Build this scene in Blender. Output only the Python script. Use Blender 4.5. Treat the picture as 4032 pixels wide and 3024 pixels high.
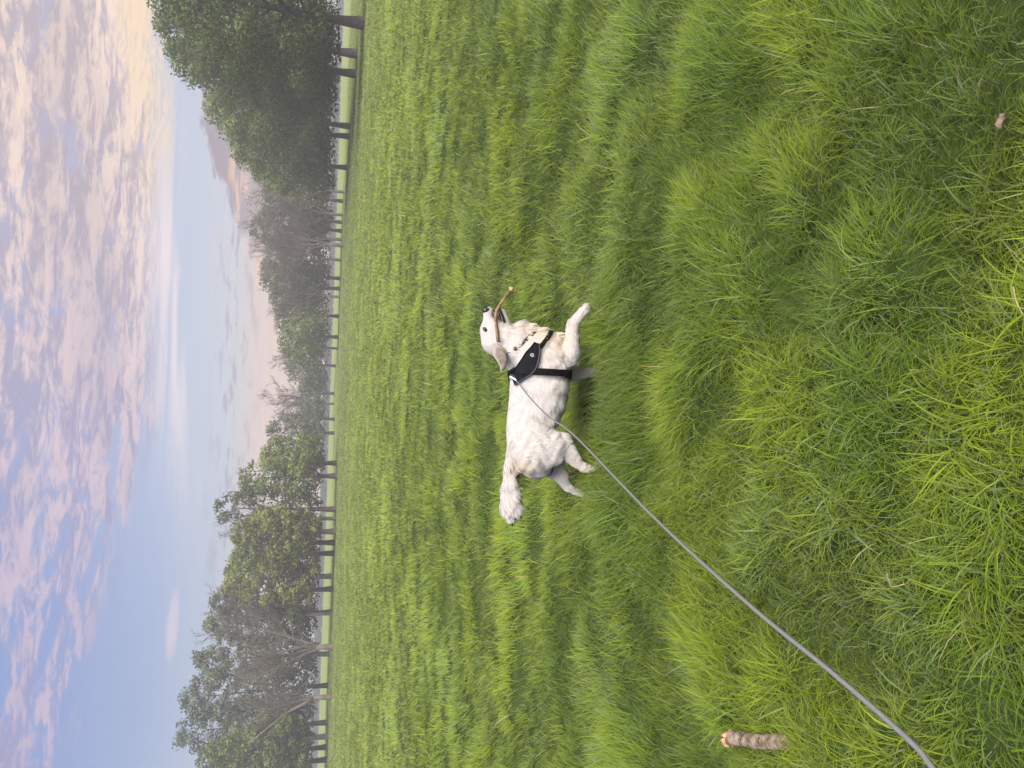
import bpy, math, random
import numpy as np
from mathutils import Vector, Matrix
from mathutils.bvhtree import BVHTree
from mathutils.kdtree import KDTree

for o in list(bpy.data.objects):
    bpy.data.objects.remove(o)
SC = bpy.context.scene
COL = SC.collection
rnd = random.Random(7)

def lin(r, g, b):
    f = lambda c: c / 12.92 if c <= 0.04045 else ((c + 0.055) / 1.055) ** 2.4
    return (f(r), f(g), f(b), 1.0)

# ------------------------------------------------------------------ camera
EYE = np.array([0.0, 0.0, 1.5])
FOC, PITCH, ROLL = 739.6 * 3.9375, math.radians(14.04), math.radians(2.0)
Fw = np.array([0, math.cos(PITCH), -math.sin(PITCH)])
_r0, _u0 = np.array([1.0, 0, 0]), np.array([0, math.sin(PITCH), math.cos(PITCH)])
Rt = math.cos(ROLL) * _r0 + math.sin(ROLL) * _u0
Up = -math.sin(ROLL) * _r0 + math.cos(ROLL) * _u0
cam_data = bpy.data.cameras.new('camera')
cam_data.sensor_fit = 'HORIZONTAL'; cam_data.sensor_width = 36.0; cam_data.lens = 26.0
cam_data.clip_start = 0.05; cam_data.clip_end = 5000
cam = bpy.data.objects.new('camera', cam_data); COL.objects.link(cam)
# the photograph is stored turned on its side: world up is image left
cam.matrix_world = Matrix(((-Up[0], Rt[0], -Fw[0], EYE[0]), (-Up[1], Rt[1], -Fw[1], EYE[1]),
                           (-Up[2], Rt[2], -Fw[2], EYE[2]), (0, 0, 0, 1)))
SC.camera = cam

def ray(sx, sy):
    return Fw + (1512 - sy) / FOC * Rt - (sx - 2016) / FOC * Up
def at_Y(sx, sy, Y):
    d = ray(sx, sy); return EYE + d * (Y / d[1])
def at_depth(sx, sy, dep):
    return EYE + ray(sx, sy) * dep
def on_ground(sx, sy, z=0.0):
    d = ray(sx, sy); return EYE + d * ((z - EYE[2]) / d[2])

# ------------------------------------------------------------------ view, sun, sky
SC.render.engine = 'CYCLES'
SC.cycles.use_denoising = True
SC.cycles.use_adaptive_sampling = True; SC.cycles.adaptive_threshold = .02
SC.cycles.max_bounces = 5; SC.cycles.diffuse_bounces = 3; SC.cycles.glossy_bounces = 2
SC.cycles.transmission_bounces = 4; SC.cycles.transparent_max_bounces = 8; SC.cycles.volume_bounces = 0
SC.view_settings.view_transform = 'Standard'; SC.view_settings.look = 'None'
SC.view_settings.exposure = 0.7; SC.view_settings.gamma = 1.0
SC.view_settings.use_curve_mapping = False

SUN_AZ, SUN_EL = math.radians(150), math.radians(50)     # azimuth from +Y towards +X
sd = bpy.data.lights.new('sun', 'SUN'); sd.energy = 5.0; sd.angle = math.radians(50)
sd.color = (1.0, 0.93, 0.84)
sun = bpy.data.objects.new('sun', sd); COL.objects.link(sun)
sdir = Vector((math.sin(SUN_AZ) * math.cos(SUN_EL), math.cos(SUN_AZ) * math.cos(SUN_EL), math.sin(SUN_EL)))
sun.rotation_euler = sdir.to_track_quat('Z', 'Y').to_euler(); sun.location = (0, 0, 60)

class NT:
    """small helper round a node tree"""
    def __init__(s, nt):
        s.nt = nt
    def new(s, t, **kw):
        n = s.nt.nodes.new(t)
        for k, v in kw.items(): setattr(n, k, v)
        return n
    def put(s, sock, v):
        if isinstance(v, bpy.types.NodeSocket): s.nt.links.new(v, sock)
        elif v is not None: sock.default_value = v
    def m(s, op, a, b=None, c=None, clamp=False):
        n = s.new('ShaderNodeMath', operation=op); n.use_clamp = clamp
        for i, v in enumerate((a, b, c)):
            if v is not None: s.put(n.inputs[i], v)
        return n.outputs[0]
    def mix(s, f, a, b, blend='MIX'):
        n = s.new('ShaderNodeMix', data_type='RGBA', blend_type=blend)
        s.put(n.inputs[0], f); s.put(n.inputs[6], a); s.put(n.inputs[7], b)
        return n.outputs[2]
    def smooth(s, v, lo, hi):
        n = s.new('ShaderNodeMapRange', interpolation_type='SMOOTHSTEP')
        s.put(n.inputs[0], v); s.put(n.inputs[1], lo); s.put(n.inputs[2], hi)
        return n.outputs[0]
    def xyz(s, x, y, z):
        n = s.new('ShaderNodeCombineXYZ')
        for i, v in enumerate((x, y, z)): s.put(n.inputs[i], v)
        return n.outputs[0]
    def noise(s, vec, scale, detail=4, rough=0.5, dist=0.0):
        n = s.new('ShaderNodeTexNoise')
        if vec is not None: s.put(n.inputs['Vector'], vec)
        n.inputs['Scale'].default_value = scale; n.inputs['Detail'].default_value = detail
        n.inputs['Roughness'].default_value = rough; n.inputs['Distortion'].default_value = dist
        return n.outputs['Fac']
    def ramp(s, f, stops):
        n = s.new('ShaderNodeValToRGB'); cr = n.color_ramp
        while len(cr.elements) < len(stops): cr.elements.new(0.5)
        for e, (p, c) in zip(cr.elements, stops): e.position = p; e.color = c
        s.put(n.inputs[0], f); return n.outputs[0]

W = bpy.data.worlds.new('World'); SC.world = W; W.use_nodes = True
W.node_tree.nodes.clear(); w = NT(W.node_tree)
tc = w.new('ShaderNodeTexCoord')
vn = w.new('ShaderNodeVectorMath', operation='NORMALIZE'); w.put(vn.inputs[0], tc.outputs['Generated'])
sp = w.new('ShaderNodeSeparateXYZ'); w.put(sp.inputs[0], vn.outputs[0])
X, Y, Z = sp.outputs
El = w.m('MULTIPLY', w.m('ARCSINE', Z), 57.29578)
Az = w.m('MULTIPLY', w.m('ARCTAN2', X, Y), 57.29578)
sky = w.new('ShaderNodeTexSky', sky_type='NISHITA'); sky.sun_disc = False
sky.sun_elevation = SUN_EL; sky.sun_rotation = SUN_AZ; sky.dust_density = 2.0
elf = w.m('DIVIDE', El, 40.0, clamp=True)
blue = w.ramp(elf, [(0.0, lin(.86, .80, .79)), (0.10, lin(.87, .82, .82)), (0.17, lin(.85, .86, .90)),
                    (0.27, lin(.77, .82, .92)), (0.40, lin(.66, .71, .87)), (0.70, lin(.60, .67, .86)), (1.0, lin(.58, .66, .86))])
blueL = w.ramp(elf, [(0.0, lin(.82, .80, .82)), (0.10, lin(.80, .81, .85)), (0.18, lin(.72, .78, .87)),
                     (0.27, lin(.63, .71, .86)), (0.40, lin(.57, .65, .85)), (0.70, lin(.55, .64, .86)), (1.0, lin(.55, .64, .86))])
leftness = w.smooth(Az, 4.0, -24.0)
base = w.mix(leftness, blue, blueL)
skyc = w.mix(1.0, sky.outputs[0], (0.075, 0.075, 0.075, 1), 'MULTIPLY')
base = w.mix(0.12, base, skyc)
# cloud deck: flat layer seen in perspective
den = w.m('ADD', w.m('MAXIMUM', Z, 0.0), 0.045)
PX, PY = w.m('DIVIDE', X, den), w.m('DIVIDE', Y, den)
pv = w.xyz(PX, PY, 0.0)
edge_n = w.noise(w.xyz(w.m('MULTIPLY', PX, 0.8), w.m('MULTIPLY', PY, 0.5), 3.1), 1.6, 3, .5)
edge = w.m('ADD', 11.3, w.m('MULTIPLY', leftness, 3.2))
edge = w.m('ADD', edge, w.m('MULTIPLY', w.m('SUBTRACT', edge_n, 0.5), 5.0))
bank = w.smooth(w.m('SUBTRACT', El, edge), -0.6, 1.6)
warp = w.noise(pv, 2.2, 3, .5)
cv = w.xyz(w.m('ADD', w.m('MULTIPLY', PX, 1.0), w.m('MULTIPLY', warp, 0.35)),
           w.m('ADD', w.m('MULTIPLY', PY, 1.35), w.m('MULTIPLY', warp, 0.5)), 0.0)
puff = w.noise(cv, 3.7, 8, .62, 0.3)
fine = w.noise(cv, 15.0, 5, .6, 0.4)
streak = w.noise(w.xyz(w.m('MULTIPLY', PX, 0.35), w.m('MULTIPLY', PY, 1.6), 9.0), 3.4, 5, .55, .3)
dens = w.m('ADD', w.m('MULTIPLY', puff, 0.62), w.m('ADD', w.m('MULTIPLY', fine, 0.22), w.m('MULTIPLY', streak, 0.30)))
cover_thr = w.m('ADD', 0.445, w.m('MULTIPLY', leftness, 0.095))
cover = w.smooth(w.m('SUBTRACT', dens, cover_thr), -0.02, 0.10)
shade = w.noise(w.xyz(w.m('MULTIPLY', PX, 0.9), w.m('ADD', w.m('MULTIPLY', PY, 1.7), 0.07), 4.0), 4.3, 8, .64, 0.6)
lit = w.smooth(w.m('ADD', w.m('MULTIPLY', shade, 0.55), w.m('ADD', w.m('MULTIPLY', fine, 0.30), w.m('MULTIPLY', streak, 0.18))), 0.45, 0.57)
warm = w.smooth(Az, -18.0, 24.0)
ccol_lit = w.mix(warm, lin(.82, .75, .82), lin(1.0, .90, .83))
ccol_shd = w.mix(warm, lin(.62, .63, .78), lin(.755, .70, .73))
ccol = w.mix(lit, ccol_shd, ccol_lit)
bigsh = w.smooth(w.noise(w.xyz(w.m('MULTIPLY', PX, .5), PY, 6.5), 1.1, 3, .5), .45, .68)
ccol = w.mix(w.m('MULTIPLY', bigsh, .42), ccol, w.mix(warm, lin(.60, .59, .72), lin(.70, .655, .69)))
thick = w.mix(w.smooth(dens, .58, .75), ccol, w.mix(0.35, ccol, ccol_shd))
out = w.mix(w.m('MULTIPLY', w.m('MULTIPLY', bank, cover), 0.95), w.mix(w.m('MULTIPLY', bank, w.m('MULTIPLY', warm, 0.6)), base, lin(.77, .73, .80)), thick)
# warm bright rim below the deck on the right
rim = w.m('MULTIPLY', w.smooth(w.m('ABSOLUTE', w.m('SUBTRACT', El, w.m('ADD', 10.9, w.m('MULTIPLY', Az, 0.05)))), 2.4, 0.2),
          w.smooth(Az, 8.0, 20.0))
out = w.mix(w.m('MULTIPLY', w.m('MULTIPLY', rim, w.smooth(w.m('ADD', w.m('MULTIPLY', streak, .6), w.m('MULTIPLY', fine, .4)), .36, .58)), .95), out, lin(1.0, .89, .75))
# thin streamer sheet under the deck
arc = w.m('ADD', 10.9, w.m('MULTIPLY', w.m('POWER', w.m('ABSOLUTE', w.m('SUBTRACT', Az, 8.0)), 1.5), -0.028))
wisp_n = w.noise(w.xyz(w.m('MULTIPLY', Az, 0.05), w.m('MULTIPLY', El, 0.45), 2.0), 2.2, 4, .55, .4)
wd = w.m('ADD', w.m('SUBTRACT', El, arc), w.m('MULTIPLY', w.m('SUBTRACT', wisp_n, .5), 3.4))
sheet = w.m('MULTIPLY', w.m('MULTIPLY', w.smooth(wd, -0.9, 0.3), w.smooth(wd, 2.4, 0.3)), w.smooth(streak, .25, .6))
sheet = w.m('MULTIPLY', sheet, w.m('MULTIPLY', w.smooth(Az, -15.0, 4.0), w.smooth(Az, 19.0, 8.0)))
out = w.mix(w.m('MULTIPLY', sheet, 0.85), out, lin(.97, .91, .91))
# low grey streaks near the horizon
lown = w.noise(w.xyz(w.m('MULTIPLY', Az, 0.14), w.m('MULTIPLY', El, 0.85), 5.0), 2.4, 6, .6, .3)
lowband = w.m('MULTIPLY', w.smooth(El, 3.2, 5.0), w.smooth(El, 8.8, 6.4))
low = w.m('MULTIPLY', w.smooth(lown, 0.51, 0.62), lowband)
out = w.mix(w.m('MULTIPLY', low, 0.85), out, lin(.66, .67, .74))
pn = w.noise(w.xyz(w.m('MULTIPLY', Az, 0.16), w.m('MULTIPLY', El, 0.5), 8.0), 2.6, 7, .6, .3)
pk = w.m('SUBTRACT', 1.0, w.m('ADD', w.m('POWER', w.m('DIVIDE', w.m('SUBTRACT', Az, 14.5), 7.5), 2.0),
     w.m('POWER', w.m('DIVIDE', w.m('SUBTRACT', El, w.m('ADD', 6.5, w.m('MULTIPLY', w.m('SUBTRACT', Az, 14.5), .33))), 1.7), 2.0)))
purple = w.smooth(w.m('ADD', pk, w.m('MULTIPLY', w.m('SUBTRACT', pn, .5), 3.0)), 0.0, 0.55)
out = w.mix(w.m('MULTIPLY', purple, 0.95), out, lin(.64, .585, .635))
on = w.noise(w.xyz(w.m('MULTIPLY', Az, 0.13), w.m('MULTIPLY', El, 1.1), 14.0), 1.5, 5, .55, .3)
orange = w.m('MULTIPLY', w.smooth(on, .52, .66), w.m('MULTIPLY', w.smooth(El, 3.0, 4.6), w.smooth(El, 8.4, 6.6)))
orange = w.m('MULTIPLY', orange, w.m('MULTIPLY', w.smooth(Az, 3.0, 9.0), w.smooth(Az, 26.0, 18.0)))
out = w.mix(w.m('MULTIPLY', orange, .85), out, lin(.97, .80, .70))
# peach glow along the horizon
glow = w.m('MULTIPLY', w.smooth(El, 7.0, 3.2), w.smooth(w.m('ABSOLUTE', w.m('SUBTRACT', Az, 1.0)), 22.0, 5.0))
out = w.mix(w.m('MULTIPLY', glow, .8), out, lin(1.0, .87, .79))
# left: small lens cloud
lc = w.m('ADD', w.m('POWER', w.m('DIVIDE', w.m('ADD', Az, 17.6), 2.6), 2.0), w.m('POWER', w.m('DIVIDE', w.m('SUBTRACT', El, 9.6), .42), 2.0))
lens = w.smooth(w.m('ADD', lc, w.m('MULTIPLY', w.m('SUBTRACT', wisp_n, .5), 1.6)), 1.3, 0.1)
out = w.mix(w.m('MULTIPLY', lens, .6), out, lin(.90, .83, .86))
bg = w.new('ShaderNodeBackground'); w.put(bg.inputs[0], out); bg.inputs[1].default_value = 0.635
W.cycles.sampling_method = 'MANUAL'; W.cycles.sample_map_resolution = 256
wo = w.new('ShaderNodeOutputWorld'); w.put(wo.inputs[0], bg.outputs[0])

# ------------------------------------------------------------------ helpers
def fast_mesh(name, co, faces, col=None, nrm=None, smooth=False):
    """faces: list of int arrays (n,3) or (n,4)"""
    co = np.ascontiguousarray(co, np.float32); me = bpy.data.meshes.new(name)
    faces = [np.asarray(f, np.int32) for f in faces if len(f)]
    li = np.concatenate([f.ravel() for f in faces])
    tot = np.concatenate([np.full(len(f), f.shape[1], np.int32) for f in faces])
    st = np.concatenate([[0], np.cumsum(tot)[:-1]]).astype(np.int32)
    me.vertices.add(len(co)); me.vertices.foreach_set('co', co.ravel())
    me.loops.add(len(li)); me.loops.foreach_set('vertex_index', li)
    me.polygons.add(len(tot)); me.polygons.foreach_set('loop_start', st)
    me.polygons.foreach_set('use_smooth', np.full(len(tot), smooth))
    if col is not None:
        c = np.ones((len(co), 4), np.float32); c[:, :3] = col
        me.attributes.new('col', 'FLOAT_COLOR', 'POINT').data.foreach_set('color', c.ravel())
    if nrm is not None:
        me.attributes.new('nrm', 'FLOAT_VECTOR', 'POINT').data.foreach_set('vector', np.ascontiguousarray(nrm, np.float32).ravel())
    me.update(calc_edges=True)
    return me

def link(name, me, mat=None, parent=None, loc=None):
    o = bpy.data.objects.new(name, me)
    if mat and me is not None and not me.materials: me.materials.append(mat)
    if loc is not None: o.location = [float(v) for v in loc]
    COL.objects.link(o)
    if parent: o.parent = parent
    return o
def tag(o, label=None, cat=None, group=None, kind=None):
    for k, v in (('label', label), ('category', cat), ('group', group), ('kind', kind)):
        if v: o[k] = v
    return o
def root_at(name, loc, label, cat, group=None):
    return tag(link(name, None, loc=loc), label, cat, group)
def part(name, co, faces, mat, root, col=None, nrm=None, smooth=True, up=None):
    """a part given in world coordinates, stored relative to its root"""
    me = fast_mesh(name, np.asarray(co) - np.array(root.location), faces, col, nrm, smooth)
    return link(name, me, mat, up or root)

def hash2(i, j, seed):
    h = (i.astype(np.int64) * 374761393 + j.astype(np.int64) * 668265263 + seed * 974711) & 0xFFFFFFFF
    h = ((h ^ (h >> 13)) * 1274126177) & 0xFFFFFFFF
    return ((h ^ (h >> 16)) & 0xFFFF) / 65535.0
def vnoise(x, y, seed=0):
    i, j = np.floor(x), np.floor(y); fx, fy = x - i, y - j
    fx, fy = fx * fx * (3 - 2 * fx), fy * fy * (3 - 2 * fy)
    a, b = hash2(i, j, seed), hash2(i + 1, j, seed); c, d = hash2(i, j + 1, seed), hash2(i + 1, j + 1, seed)
    return (a * (1 - fx) + b * fx) * (1 - fy) + (c * (1 - fx) + d * fx) * fy
def fbm(x, y, seed=0, octv=3):
    s, amp, t = 0, 1, 0
    for k in range(octv):
        s = s + amp * vnoise(x * 2 ** k + 17 * k, y * 2 ** k - 9 * k, seed + k); t += amp; amp *= .5
    return s / t

# ------------------------------------------------------------------ materials
def material(name):
    m = bpy.data.materials.new(name); m.use_nodes = True; m.node_tree.nodes.clear()
    t = NT(m.node_tree); o = t.new('ShaderNodeOutputMaterial')
    return m, t, o
def plain(name, col, rough=.6, metal=0.0, spec=.5, noise=None, bump=None):
    m, t, o = material(name); p = t.new('ShaderNodeBsdfPrincipled')
    p.inputs['Roughness'].default_value = rough; p.inputs['Metallic'].default_value = metal
    p.inputs['Specular IOR Level'].default_value = spec
    c = (*col, 1) if len(col) == 3 else col
    if noise:
        sc, amt = noise; tcn = t.new('ShaderNodeTexCoord')
        f = t.noise(tcn.outputs['Object'], sc, 5, .6)
        dark = tuple(v * (1 - amt) for v in c[:3]) + (1,); lite = tuple(min(1, v * (1 + amt)) for v in c[:3]) + (1,)
        t.put(p.inputs['Base Color'], t.mix(t.smooth(f, .3, .7), dark, lite))
        if bump:
            b = t.new('ShaderNodeBump'); b.inputs['Distance'].default_value = bump; b.inputs['Strength'].default_value = .8
            t.put(b.inputs['Height'], f); t.put(p.inputs['Normal'], b.outputs[0])
    else: p.inputs['Base Color'].default_value = c
    t.put(o.inputs[0], p.outputs[0]); return m
def leafy(name, trans, rough=.5, upmix=0.0, nattr=False, spec=.3, tint=(1, 1, 1)):
    m, t, o = material(name); a = t.new('ShaderNodeAttribute', attribute_name='col')
    p = t.new('ShaderNodeBsdfPrincipled'); t.put(p.inputs['Base Color'], a.outputs['Color'])
    p.inputs['Roughness'].default_value = rough; p.inputs['Specular IOR Level'].default_value = spec
    tr = t.new('ShaderNodeBsdfTranslucent')
    t.put(tr.inputs[0], t.mix(1.0, a.outputs['Color'], (*tint, 1), 'MULTIPLY'))
    mx = t.new('ShaderNodeMixShader'); mx.inputs[0].default_value = trans
    if upmix:
        g = t.new('ShaderNodeNewGeometry'); v = t.new('ShaderNodeMix', data_type='VECTOR')
        v.inputs[0].default_value = upmix; t.put(v.inputs[4], g.outputs['Normal'])
        if nattr:
            na = t.new('ShaderNodeAttribute', attribute_name='nrm'); t.put(v.inputs[5], na.outputs['Vector'])
        else: v.inputs[5].default_value = (0, 0, 1)
        nn = t.new('ShaderNodeVectorMath', operation='NORMALIZE'); t.put(nn.inputs[0], v.outputs[1])
        t.put(p.inputs['Normal'], nn.outputs[0])
    t.put(mx.inputs[1], p.outputs[0]); t.put(mx.inputs[2], tr.outputs[0]); t.put(o.inputs[0], mx.outputs[0])
    return m

M_grass = leafy('grass_blades', .38, .42, .58, spec=.35, tint=(1.15, 1.1, .6))
M_leaf = leafy('tree_leaves', .35, .55, .65, True, spec=.25, tint=(1.1, 1.1, .7))
M_bark = plain('dark_bark', (.060, .052, .046), .9, noise=(3.0, .5), bump=.03)
M_bare = plain('pale_bare_bark', (.115, .102, .084), .9, noise=(2.0, .35))
M_brown = plain('brown_twig_bark', (.112, .098, .086), .9, noise=(2.0, .35))

# ground sheet material: thatch under the blades and far meadow
M_ground, t, o = material('meadow_ground')
tcn = t.new('ShaderNodeTexCoord'); p = t.new('ShaderNodeBsdfPrincipled'); p.inputs['Roughness'].default_value = .9
p.inputs['Specular IOR Level'].default_value = .15
n1 = t.noise(tcn.outputs['Object'], .09, 5, .6); n2 = t.noise(tcn.outputs['Object'], 1.3, 5, .65); n3 = t.noise(tcn.outputs['Object'], 9.0, 4, .6)
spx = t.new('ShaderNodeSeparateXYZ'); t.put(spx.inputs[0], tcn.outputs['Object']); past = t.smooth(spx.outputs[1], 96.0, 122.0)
c = t.mix(t.smooth(n1, .35, .65), (.165, .220, .044, 1), (.205, .262, .058, 1))
c = t.mix(t.m('MULTIPLY', t.smooth(n2, .5, .75), .55), c, (.12, .18, .036, 1))
c = t.mix(t.m('MULTIPLY', t.smooth(n3, .5, .8), .35), c, (.22, .27, .075, 1))
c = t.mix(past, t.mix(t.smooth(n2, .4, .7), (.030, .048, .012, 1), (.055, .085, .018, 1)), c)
t.put(p.inputs['Base Color'], c)
b = t.new('ShaderNodeBump'); b.inputs['Distance'].default_value = .06; t.put(b.inputs['Height'], n2); t.put(p.inputs['Normal'], b.outputs[0])
t.put(o.inputs[0], p.outputs[0])

# ------------------------------------------------------------------ ground
def hummock(x, y):
    """tussocky meadow surface, in metres above the lowest hollow"""
    r = np.hypot(x, y)
    a = np.clip((fbm(x * 2.9 + 5, y * 2.9 - 3, 81, 2) - .5) * 2.6 + .5, 0, 1); b = np.clip((fbm(x * 1.2 + 3, y * 1.2, 85, 2) - .5) * 2.4 + .5, 0, 1)
    return (.078 * a * a * (3 - 2 * a) + .028 * b) * np.clip((34 - r) / 26, 0, 1)
gq = []; rings = np.concatenate([np.geomspace(.6, 48, 150), [60, 90, 160, 400, 1000, 2600]])
angs = np.concatenate([np.linspace(math.radians(45), math.radians(135), 190), np.linspace(math.radians(135), math.radians(405), 60)[1:-1]]); ns = len(angs)
gxy = np.concatenate([np.zeros((1, 2))] + [np.stack([r * np.cos(angs), r * np.sin(angs)], 1) for r in rings])
gv = np.concatenate([gxy, hummock(gxy[:, 0], gxy[:, 1])[:, None] - .03 * np.clip((60 - np.hypot(gxy[:, 0], gxy[:, 1])) / 12, 0, 1)[:, None]], 1)
gt = [(0, 1 + k, 1 + (k + 1) % ns) for k in range(ns)]
for q in range(len(rings) - 1):
    a0, b0 = 1 + q * ns, 1 + (q + 1) * ns
    kk = np.arange(ns); gq.append(np.stack([a0 + kk, b0 + kk, b0 + (kk + 1) % ns, a0 + (kk + 1) % ns], 1))
gq = np.concatenate(gq)
ground = link('ground', fast_mesh('ground', gv, [np.array(gt), np.array(gq)], smooth=True), M_ground)
tag(ground, 'flat green meadow ground under the long grass', 'ground', kind='structure')

# ------------------------------------------------------------------ trees
def tube(pts, rad, sides=6, cap=True):
    pts = np.asarray(pts, float); n = len(pts); co = []; qs = []
    tg = np.gradient(pts, axis=0); tg /= np.linalg.norm(tg, axis=1)[:, None] + 1e-9
    ref = np.array([0, 0, 1.0]) if abs(tg[0][2]) < .9 else np.array([1.0, 0, 0])
    for i in range(n):
        u = np.cross(tg[i], ref); u /= np.linalg.norm(u) + 1e-9; v = np.cross(tg[i], u); ref = np.cross(u, tg[i])
        for k in range(sides):
            a = math.tau * k / sides
            co.append(pts[i] + rad[i] * (math.cos(a) * u + math.sin(a) * v))
    for i in range(n - 1):
        for k in range(sides):
            k2 = (k + 1) % sides
            qs.append((i * sides + k, i * sides + k2, (i + 1) * sides + k2, (i + 1) * sides + k))
    tr = []
    if cap:
        for base, p0, flip in ((0, pts[0], 1), ((n - 1) * sides, pts[-1], 0)):
            co.append(p0); c0 = len(co) - 1
            for k in range(sides):
                a, b2 = base + k, base + (k + 1) % sides
                tr.append((c0, b2, a) if flip else (c0, a, b2))
    return np.array(co), np.array(qs), np.array(tr).reshape(-1, 3)
class Bag:
    def __init__(s): s.co = []; s.q = []; s.t = []; s.n = 0
    def add(s, co, q, t=()):
        q = np.asarray(q).reshape(-1, 4).astype(int); t = np.asarray(t).reshape(-1, 3).astype(int)
        s.co.append(np.asarray(co)); s.q.append(q + s.n); s.t.append(t + s.n); s.n += len(co)
    def tube(s, *a, **k): s.add(*tube(*a, **k))
    def out(s): return np.concatenate(s.co), [np.concatenate(s.q), np.concatenate(s.t)]

def leaf_tree(seed, loc, cx, W, H, base_z, trunk_r, leaf, col, label, group, dens=1.0, airy=0.0, lean=0.0, skew=.42):
    """loc: trunk foot; cx: sideways offset of the crown; W: half width; H: top of crown"""
    g = np.random.default_rng(seed); r = random.Random(seed)
    rt = root_at('broadleaf_tree', loc, label, 'tree', group)
    L = np.array(loc, float)
    bag = Bag(); fork = base_z + (H - base_z) * .16
    top = np.array([cx * .7, 0, H * .80])
    ks = np.linspace(0, 1, 7); pts = [np.array([lean * k + top[0] * k ** 2 + r.uniform(-.06, .06) * k, r.uniform(-.1, .1) * k, top[2] * k]) for k in ks]
    bag.tube([pts[0] - [0, 0, .15]] + pts, [trunk_r * 1.45, trunk_r * 1.25] + [trunk_r * (1 - .85 * k ** .8) for k in ks[1:]], 8)
    for k in range(14):
        h = r.uniform(.16, .7); a = r.uniform(0, math.tau); s = np.array([pts[0][0] * (1 - h) + top[0] * h ** 2, 0, top[2] * h])
        l = W * r.uniform(.55, .9) * (1 - abs(h - .35)); e = s + np.array([math.cos(a) * l, math.sin(a) * l, l * r.uniform(.35, .9)])
        mid = (s + e) / 2 + np.array([0, 0, -.1 * l])
        bag.tube([s, mid, e], [trunk_r * .38 * (1 - .5 * h), trunk_r * .22, trunk_r * .06], 5)
    co, fs = bag.out(); part('trunk', co + L, fs, M_bark, rt)
    # crown: many leaf clumps inside an uneven envelope
    cH = H - base_z; area = math.pi * W * cH / 4 * 2
    ncl = int(max(40, 120 * dens)); n_leaf = int(4.2 * dens * (1 - .35 * airy) * (math.pi * W * cH / 2) / (leaf * leaf * .5))
    hz = ((np.arange(ncl) + g.random(ncl)) / ncl) ** .9; ang = g.random(ncl) * math.tau
    prof = np.where(hz < skew, .80 + .20 * np.sin(hz / skew * math.pi / 2), np.cos(np.clip((hz - skew) / (1 - skew), 0, 1) * math.pi / 2 * .93) ** .62)
    rad = W * prof * np.sqrt(g.random(ncl)) ** .7 * .86
    clr = W * g.uniform(.20, .36, ncl) * (1 - .35 * hz) * (1 - .25 * airy)
    cc = np.stack([cx * (.3 + .7 * hz) + rad * np.cos(ang), rad * np.sin(ang), base_z + clr * .55 + hz * (cH - clr * 1.2)], 1)
    wgt = clr ** 2; ids = g.choice(ncl, n_leaf, p=wgt / wgt.sum())
    d = g.normal(size=(n_leaf, 3)); d[:, 2] += .25; d /= np.linalg.norm(d, axis=1)[:, None]
    rr = clr[ids] * g.random(n_leaf) ** (.33 + .3 * airy) * g.uniform(.9, 1.16, n_leaf)
    P = cc[ids] + d * rr[:, None] * np.array([1.08, 1.08, .80])
    P[:, 2] = np.maximum(P[:, 2], base_z + .25 * vnoise(P[:, 0] * 1.3 + seed, P[:, 1] * 1.3, 3) + .12 * g.random(n_leaf))
    nl = d * .8 + g.normal(size=(n_leaf, 3)) * .75; nl /= np.linalg.norm(nl, axis=1)[:, None]
    ax = np.cross(nl, g.normal(size=(n_leaf, 3))); ax /= np.linalg.norm(ax, axis=1)[:, None]; bx_ = np.cross(nl, ax)
    sz = leaf * g.uniform(.6, 1.25, n_leaf)[:, None]
    V = np.stack([P - ax * sz * .62, P + bx_ * sz * .40 - nl * sz * .1, P + ax * sz * .62, P - bx_ * sz * .40 - nl * sz * .1], 1).reshape(-1, 3)
    F = np.arange(n_leaf * 4).reshape(-1, 4)
    cv_ = np.array(col)[None] * (.70 + .6 * g.random(ncl))[ids][:, None] * g.uniform(.75, 1.25, n_leaf)[:, None]
    cv_[:, 0] *= g.uniform(.85, 1.2, n_leaf)
    outn = P - np.array([cx * .6, 0, base_z + cH * .35]); outn /= np.linalg.norm(outn, axis=1)[:, None]; outn = outn * .35 + d * .8
    part('crown', V + L, [F], M_leaf, rt, np.repeat(cv_, 4, 0), np.repeat(outn, 4, 0), smooth=False)
    return rt

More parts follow.
